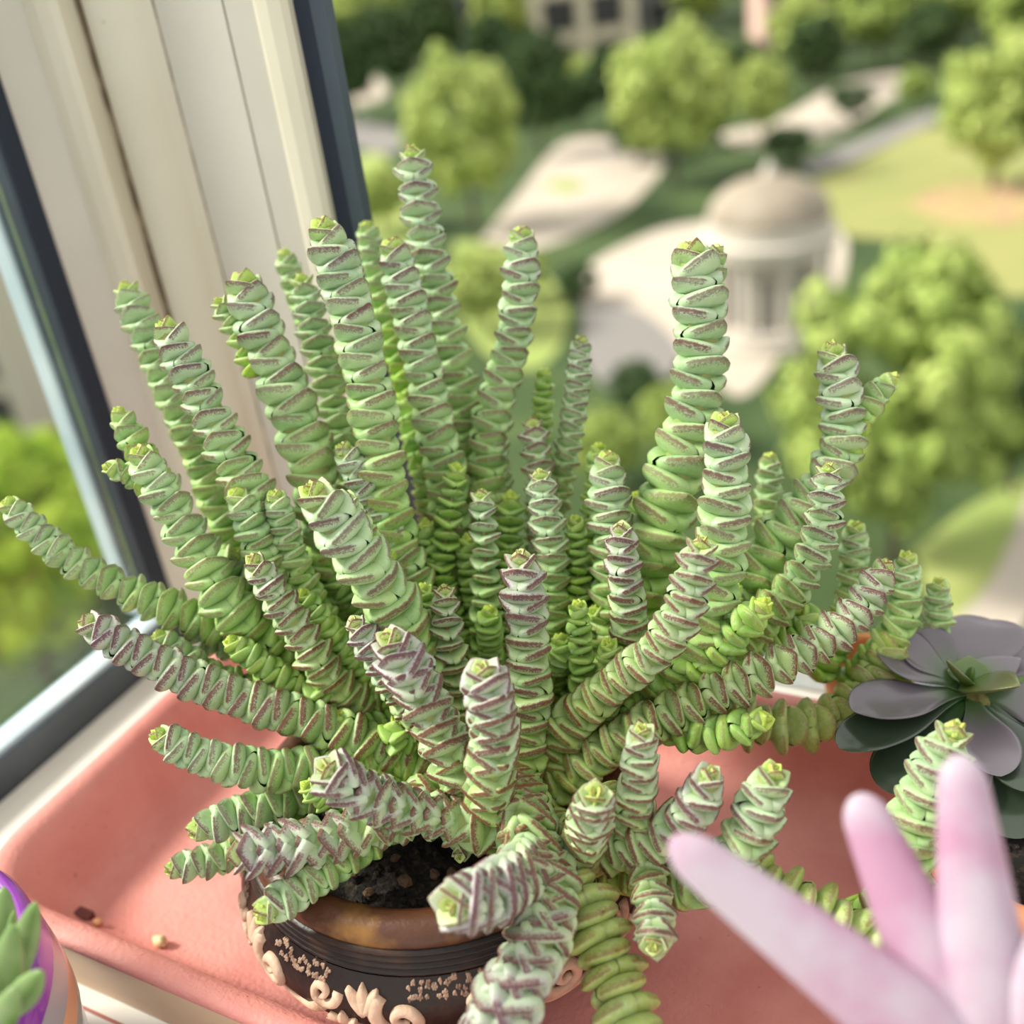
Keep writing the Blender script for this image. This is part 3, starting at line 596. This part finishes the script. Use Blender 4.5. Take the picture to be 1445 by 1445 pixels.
for cx, cy in ((-.012, -.012), (-.045, .012), (-.005, .040), (-.035, -.045), (.025, -.040)):          # the other rosettes of the plant, further round the pot
    c = SC+[cx, cy, RZ-.026]
    for k in range(9):
        a = k*2.4+cx*90; e_ = .35+.09*k; d_ = np.array([math.cos(a)*math.cos(e_), math.sin(a)*math.cos(e_), math.sin(e_)])
        fat_leaf(c, c+d_*(.026-.0012*k), .0105, .0075, np.array([-math.cos(a)*math.sin(e_), -math.sin(a)*math.sin(e_), math.cos(e_)]), M_fat, fp, prof='finger', n=10, mm=12)

# ================================================================== THE GARDEN FAR BELOW
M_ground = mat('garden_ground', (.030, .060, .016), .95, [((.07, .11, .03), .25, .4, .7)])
M_lawn = mat('lawn', (.29, .29, .10), .95, [((.24, .27, .085), .2, .4, .7)])
M_lawn2 = mat('lawn_green', (.26, .34, .09), .95, [((.36, .40, .13), .3, .4, .7)])
M_path = mat('path_pale', (.50, .44, .36), .9, [((.42, .37, .30), .2, .4, .7)])
M_pathg_shade = mat('path_grey_and_shade', (.215, .205, .19), .9)  # grey kerb and lane paving, and the shadow painted on the pale path
M_bed = mat('flower_bed', (.42, .23, .17), .9, [((.40, .36, .13), 1.5, .4, .6)])
gc = gnd(722, 400)
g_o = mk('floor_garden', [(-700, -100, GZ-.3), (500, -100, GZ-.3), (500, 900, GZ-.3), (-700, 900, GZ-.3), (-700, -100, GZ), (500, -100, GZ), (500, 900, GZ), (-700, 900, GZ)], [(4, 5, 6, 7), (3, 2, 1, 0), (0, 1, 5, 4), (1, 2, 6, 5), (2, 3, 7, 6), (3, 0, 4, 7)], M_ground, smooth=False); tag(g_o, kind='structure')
def patch(name, px, mt, h=.06):
    P = spline([gnd(x, y) for x, y in px+px[:1]], 60)[:-1]
    MB().loft([[(p[0], p[1], GZ-.02) for p in P], [(p[0], p[1], GZ+h) for p in P]]).mk(name, mt, g_o)
patch('path', [(675, 345), (735, 270), (790, 205), (850, 195), (935, 222), (905, 275), (850, 315), (760, 350)], M_path)
patch('path', [(800, 395), (870, 352), (960, 318), (1100, 312), (1190, 330), (1180, 420), (1120, 480), (1050, 560), (990, 520), (900, 470), (830, 440)], M_path)
patch('path', [(1015, 190), (1100, 168), (1180, 122), (1260, 104), (1300, 115), (1240, 150), (1180, 190), (1110, 205), (1040, 208)], M_path, .08)
patch('kerb_path', [(1130, 228), (1210, 200), (1310, 158), (1320, 172), (1230, 216), (1150, 246)], M_pathg_shade, .10)
patch('lawn', [(1140, 258), (1230, 220), (1320, 180), (1460, 210), (1500, 330), (1440, 420), (1290, 345), (1180, 325)], M_lawn)
patch('flower_bed', [(1280, 290), (1340, 265), (1440, 262), (1500, 285), (1440, 315), (1340, 315)], M_bed, .12)
patch('lawn_island', [(765, 262), (795, 256), (825, 262), (800, 272)], M_lawn2, .12)
patch('lawn', [(1290, 780), (1370, 715), (1470, 680), (1520, 760), (1440, 880), (1340, 900)], M_lawn2)
patch('path', [(1455, 690), (1500, 720), (1460, 860), (1360, 960), (1330, 900), (1400, 820)], M_path, .10)
patch('lawn', [(490, 230), (540, 220), (600, 330), (640, 420), (580, 480), (480, 380)], M_lawn2)
patch('lawn', [(640, 340), (720, 350), (800, 430), (760, 520), (660, 470)], M_lawn2)
patch('path_grey_and_shade', [(820, 430), (900, 440), (960, 500), (900, 560), (830, 520)], M_pathg_shade, .09)  # shadow lying across the pale path, painted as a grey patch
patch('path', [(480, 120), (530, 110), (545, 135), (490, 150)], M_path)
patch('lane_grey', [(490, 165), (560, 185), (560, 215), (500, 205)], M_pathg_shade, .05)
# pavilion
M_pav = mat('pavilion_white', (.55, .51, .44), .7); M_dome = mat('pavilion_dome', (.26, .22, .16), .7, [((.36, .31, .24), .6, .4, .6)]); M_shade = mat('pavilion_doorway_shade', (.30, .28, .25), .6)
pp = gnd(1085, 470); dd = (pp-CAM)@CF; R_ = 84*dd/FPX
pav = empty('pavilion', pp, 'round white pavilion with beige dome and columns on the pale plaza', 'pavilion')
MB().lathe([(R_*1.15, 0), (R_*1.15, .5), (R_*1.05, .5), (R_*1.05, .9), (.01, .9)], pp, 40).mk('steps', M_pav, pav)
MB().lathe([(R_*.72, .9), (R_*.72, R_*1.5)], pp, 40).mk('drum', M_pav, pav)
for k in range(10):
    a = 2*math.pi*k/10+.2; q = pp+np.array([R_*.92*math.cos(a), R_*.92*math.sin(a), 0]); MB().lathe([(R_*.10, .9), (R_*.075, 1.1), (R_*.07, R_*1.45), (R_*.10, R_*1.5)], q, 12).mk('column', M_pav, pav)
    a += .31; q = pp+np.array([R_*.72*math.cos(a), R_*.72*math.sin(a), 0]); rz = np.array([-math.sin(a), math.cos(a), 0])*R_*.14; ro = np.array([math.cos(a), math.sin(a), 0])*.08
    MB().loft([[tuple(q+rz+[0, 0, .9]), tuple(q-rz+[0, 0, .9]), tuple(q-rz+[0, 0, R_*1.15]), tuple(q+rz+[0, 0, R_*1.15])], [tuple(q+ro+rz+[0, 0, .9]), tuple(q+ro-rz+[0, 0, .9]), tuple(q+ro-rz+[0, 0, R_*1.15]), tuple(q+ro+rz+[0, 0, R_*1.15])]]).mk('doorway', M_shade, pav)  # thin slabs; the shade inside the openings is put into their grey
MB().lathe([(R_*.7, R_*1.5), (R_*1.05, R_*1.5), (R_*1.08, R_*1.72), (R_*.98, R_*1.76), (R_*.98, R_*1.98), (R_*.9, R_*1.98)], pp, 40).mk('entablature', M_pav, pav)
MB().lathe([(R_*.96*math.cos(t), R_*1.98+R_*.62*math.sin(t)) for t in np.linspace(0, 1.55, 12)], pp, 40).mk('dome', M_dome, pav, smooth=True)
MB().lathe([(.12*R_, R_*2.56), (.10*R_, R_*2.7), (.01, R_*2.85)], pp, 16).mk('finial', M_pav, pav)
# buildings at the far end
TAKEN = []
M_fac = mat('facade_cream', (.62, .55, .42), .8); M_fac2 = mat('facade_grey', (.22, .22, .23), .8); M_fac3 = mat('facade_pink', (.66, .46, .40), .8); M_win = mat('window_dark', (.05, .05, .055), .2); M_steps = mat('steps_beige', (.62, .54, .46), .8)
def building(name, x, y, wpx, H, dep, mt, cols, rows, label):
    p = gnd(x, y); d = (p-CAM)@CF; W = wpx*d/FPX; e = empty(name, p, label, 'building'); TAKEN.extend([(p[0]+CR[0]*W*t-CR[1]*dep*q, p[1]+CR[1]*W*t+CR[0]*dep*q, max(W*.24, dep*.4)) for t in (-.4, 0, .4) for q in (0, .5, 1)])
    ux = nrm(np.array([CR[0], CR[1], 0])); uy = np.array([-ux[1], ux[0], 0])
    def bx(nm, a0, a1, b0, b1, z0, z1, m_):
        v = [p+ux*a+uy*b+[0, 0, z] for z in (z0, z1) for b in (b0, b1) for a in (a0, a1)]
        mk(nm, v, [(0, 2, 3, 1), (4, 5, 7, 6), (0, 1, 5, 4), (2, 6, 7, 3), (0, 4, 6, 2), (1, 3, 7, 5)], m_, e, smooth=False)
    bx('wall', -W/2, W/2, 0, dep, 0, H, mt); bx('roof', -W/2-.4, W/2+.4, -.5, dep+.4, H, H+.6, mt)
    for i in range(cols+1):
        a = -W/2+W*i/cols; bx('pillar', a-W/cols*.11, a+W/cols*.11, -.7, -.01, 0, H, mt)
    for r in range(rows):
        z = H*r/rows; bx('floor_band', -W/2, W/2, -.35, -.01, z+H/rows*.86, z+H/rows*.97, mt)
        for i in range(cols):
            a = -W/2+W*(i+.5)/cols; bx('window', a-W/cols*.33, a+W/cols*.33, -.12, .0, z+H/rows*.12, z+H/rows*.82, M_win)
building('building', 830, 112, 130, 34, 14, M_fac, 2, 7, 'cream pillared building with dark windows behind the trees')
building('building', 690, 70, 130, 36, 14, M_fac2, 4, 8, 'grey building partly hidden by trees')
building('building', 1118, 60, 70, 36, 12, M_fac3, 2, 8, 'narrow pinkish building between the trees')
building('building', 930, 40, 110, 40, 14, M_fac2, 3, 9, 'dark grey building at the far end of the garden')
building('building', -60, 640, 240, 9, 8, M_steps, 4, 3, 'beige low building seen through the side window')

# trees: crowns of leaf sprays
def crown_mesh(name, seed, mt, lobes=95, per=60, ls=.085):
    g = np.random.default_rng(seed); V, F = [], []
    c = nrm(g.normal(size=(lobes, 3))); c *= (.35+.55*g.random((lobes, 1))**.5); c[:, 2] *= .9
    for q in range(lobes):
        d = nrm(g.normal(size=(per, 3))); r = .13+.13*g.random(); p = c[q]+d*r*(.75+.25*g.random((per, 1)))
        t = nrm(np.cross(d, g.normal(size=(per, 3)))); b = np.cross(d, t); s = ls*(.6+.6*g.random((per, 1))); t = t+d*.5*(g.random((per, 1))-.5)
        base = len(V)*4 if False else sum(len(x) for x in V)
        Q = np.stack([p-t*s, p+b*s*.55, p+t*s, p-b*s*.55], 1).reshape(-1, 3); V.append(Q)
        F += [(base+4*i, base+4*i+1, base+4*i+2, base+4*i+3) for i in range(per)]
    me = mesh(name, np.vstack(V), F, False); me.materials.append(mt); return me
def foliage(nm, c1, c2): return mat(nm, c1, .7, [(c2, 3.0, .4, .62)], spec=.2)
M_fl = foliage('foliage_light', (.34, .44, .11), (.48, .56, .17)); M_fm = foliage('foliage_mid', (.25, .35, .075), (.39, .48, .13)); M_fd = foliage('foliage_dark', (.035, .075, .022), (.08, .13, .045)); M_fy = foliage('foliage_lime', (.30, .48, .035), (.52, .64, .07))
CRN = {k: [crown_mesh('crown_'+k, sd_+i, mt) for i in range(2)] for k, mt, sd_ in (('light', M_fl, 1), ('mid', M_fm, 11), ('dark', M_fd, 21), ('lime', M_fy, 31))}
M_trunk = mat('trunk', (.10, .075, .055), .9)
tkm = MB().tube([(0, 0, -.05), (.01, .01, .5), (0, 0, 1)], [.05, .04, .03], 8); TRK = mesh('trunk', tkm.v, tkm.f); TRK.materials.append(M_trunk)
tn = [0]; TAKEN.append((pp[0], pp[1], R_*1.1))
def tree(x, y, wpx, hm, kind, label, group=None, squash=1.0, low=.12):
    """(x, y): foot of the tree seen in the frame; wpx: crown width; hm: crown height / width"""
    p = gnd(x, y)
    for q in range(40):                                           # step further away until the crown stands clear of its neighbours
        d = (p-CAM)@CF; W = wpx*d/FPX
        if all(math.hypot(p[0]-a, p[1]-b) > 1.02*(W*.47+r) for a, b, r in TAKEN): break
        p = p+(p-CAM)*[.03, .03, 0]
    else: return
    TAKEN.append((p[0], p[1], W*.47)); H = W*hm; z0 = H*low
    e = empty('tree' if H > 2.2 else 'shrub', p, label, 'tree' if H > 2.2 else 'shrub', group); tn[0] += 1
    t = bpy.data.objects.new('trunk', TRK); COL.objects.link(t); t.parent = e; t.scale = (W*.5, W*.5, z0+H*.5)
    c = bpy.data.objects.new('crown', CRN[kind][tn[0] % 2]); COL.objects.link(c); c.parent = e; c.location = (0, 0, z0+H*.5); c.scale = (W*.47, W*.47, H*.47); c.rotation_euler = (0, 0, tn[0]*1.3)
for a in [
    (672, 325, 170, 1.35, 'light', 'tall pale green tree with drooping crown beside the pale path'),
    (765, 222, 110, 1.5, 'dark', 'dark green tree between the two pale green crowns'),
    (952, 262, 185, 1.10, 'light', 'round pale green tree behind the domed pavilion'),
    (1076, 195, 88, 1.2, 'light', 'small round pale tree with bare trunk at the upper path'),
    (1258, 795, 345, 1.24, 'mid', 'large bright green tree in front of the domed pavilion'),
    (1400, 268, 190, 1.05, 'light', 'broad yellow-green tree at the pink flower bed'),
    (1425, 700, 150, 1.4, 'dark', 'dark tree beside the large bright green tree'),
    (905, 285, 90, .7, 'dark', 'dark clipped shrub at the path end'),
    (900, 590, 90, .9, 'dark', 'dark bush beside the grey shadowed path'),
    (945, 640, 110, .9, 'mid', 'mid green bush below the grey shadowed path'),
    (690, 470, 130, .9, 'light', 'low pale green bush below the path bend'),
    (745, 440, 90, .8, 'mid', 'low mid green bush at the path bend'),
    (540, 330, 100, .9, 'light', 'pale green bush close to the window edge'),
    (820, 430, 70, .8, 'dark', 'small dark bush at the plaza corner'),
    (1200, 172, 70, .7, 'dark', 'low dark hedge bush beside the upper path'),
    (1110, 228, 80, .6, 'dark', 'dark hedge behind the pavilion dome'),
    (1290, 150, 60, .8, 'mid', 'rounded green shrub at the upper path end'),
    (860, 690, 120, 1., 'mid', 'mid green shrub low behind the tall stems'),
    (1420, 560, 110, 1.0, 'dark', 'dark bush beyond the large bright tree'),
    (1150, 770, 120, .8, 'mid', 'low green shrub beside the large bright tree'),
    (70, 960, 330, 1.1, 'lime', 'lime green bushy tree seen through the side window'),
    (-70, 900, 260, 1.2, 'lime', 'lime green tree at the side window edge'),
    (190, 905, 200, 1.0, 'lime', 'small lime green tree behind the side window post'),
    ]: tree(*a)
for i, (x, y, w_, h_) in enumerate([(500, 175, 110, 1.2), (560, 140, 110, 1.1), (620, 105, 95, 1.2), (815, 190, 80, 1.0), (700, 150, 90, 1.3), (860, 175, 70, 1.3), (1020, 150, 80, 1.1), (1150, 130, 90, 1.1), (1000, 210, 70, 1.0), (1310, 100, 90, 1.0)]):
    tree(x, y, w_, h_, 'dark', 'dark green tree in the row behind the pale trees', 'dark trees in the garden')
for i, (x, y, w_, h_) in enumerate([(520, 90, 130, .9), (600, 70, 120, 1.0), (720, 100, 110, 1.2), (990, 85, 110, 1.0), (1130, 110, 110, 1.0), (1240, 115, 130, 1.0), (1350, 90, 150, 1.0), (1440, 100, 130, 1.1), (1180, 60, 120, .9), (1290, 50, 120, .9), (1420, 30, 140, .8), (1060, 50, 90, .9), (820, 140, 70, .8), (740, 40, 100, .9), (540, 20, 130, .8)]):
    tree(x, y, w_, h_, 'mid' if i % 2 else 'light', ('mid green' if i % 2 else 'pale yellow-green')+' tree in the far row of the garden below the buildings', 'far row of '+('mid green' if i % 2 else 'pale')+' trees')
for i, (x, y, w_, h_) in enumerate([(470, -10, 160, .8), (640, -20, 160, .8), (1000, -25, 170, .8), (1200, -15, 160, .8), (1360, -20, 170, .8), (1480, 0, 160, .9), (900, -30, 160, .8)]):
    tree(x, y, w_, h_, 'dark' if i % 2 else 'mid', ('dark' if i % 2 else 'bright')+' distant tree at the far end of the garden', 'distant '+('dark' if i % 2 else 'bright')+' trees')
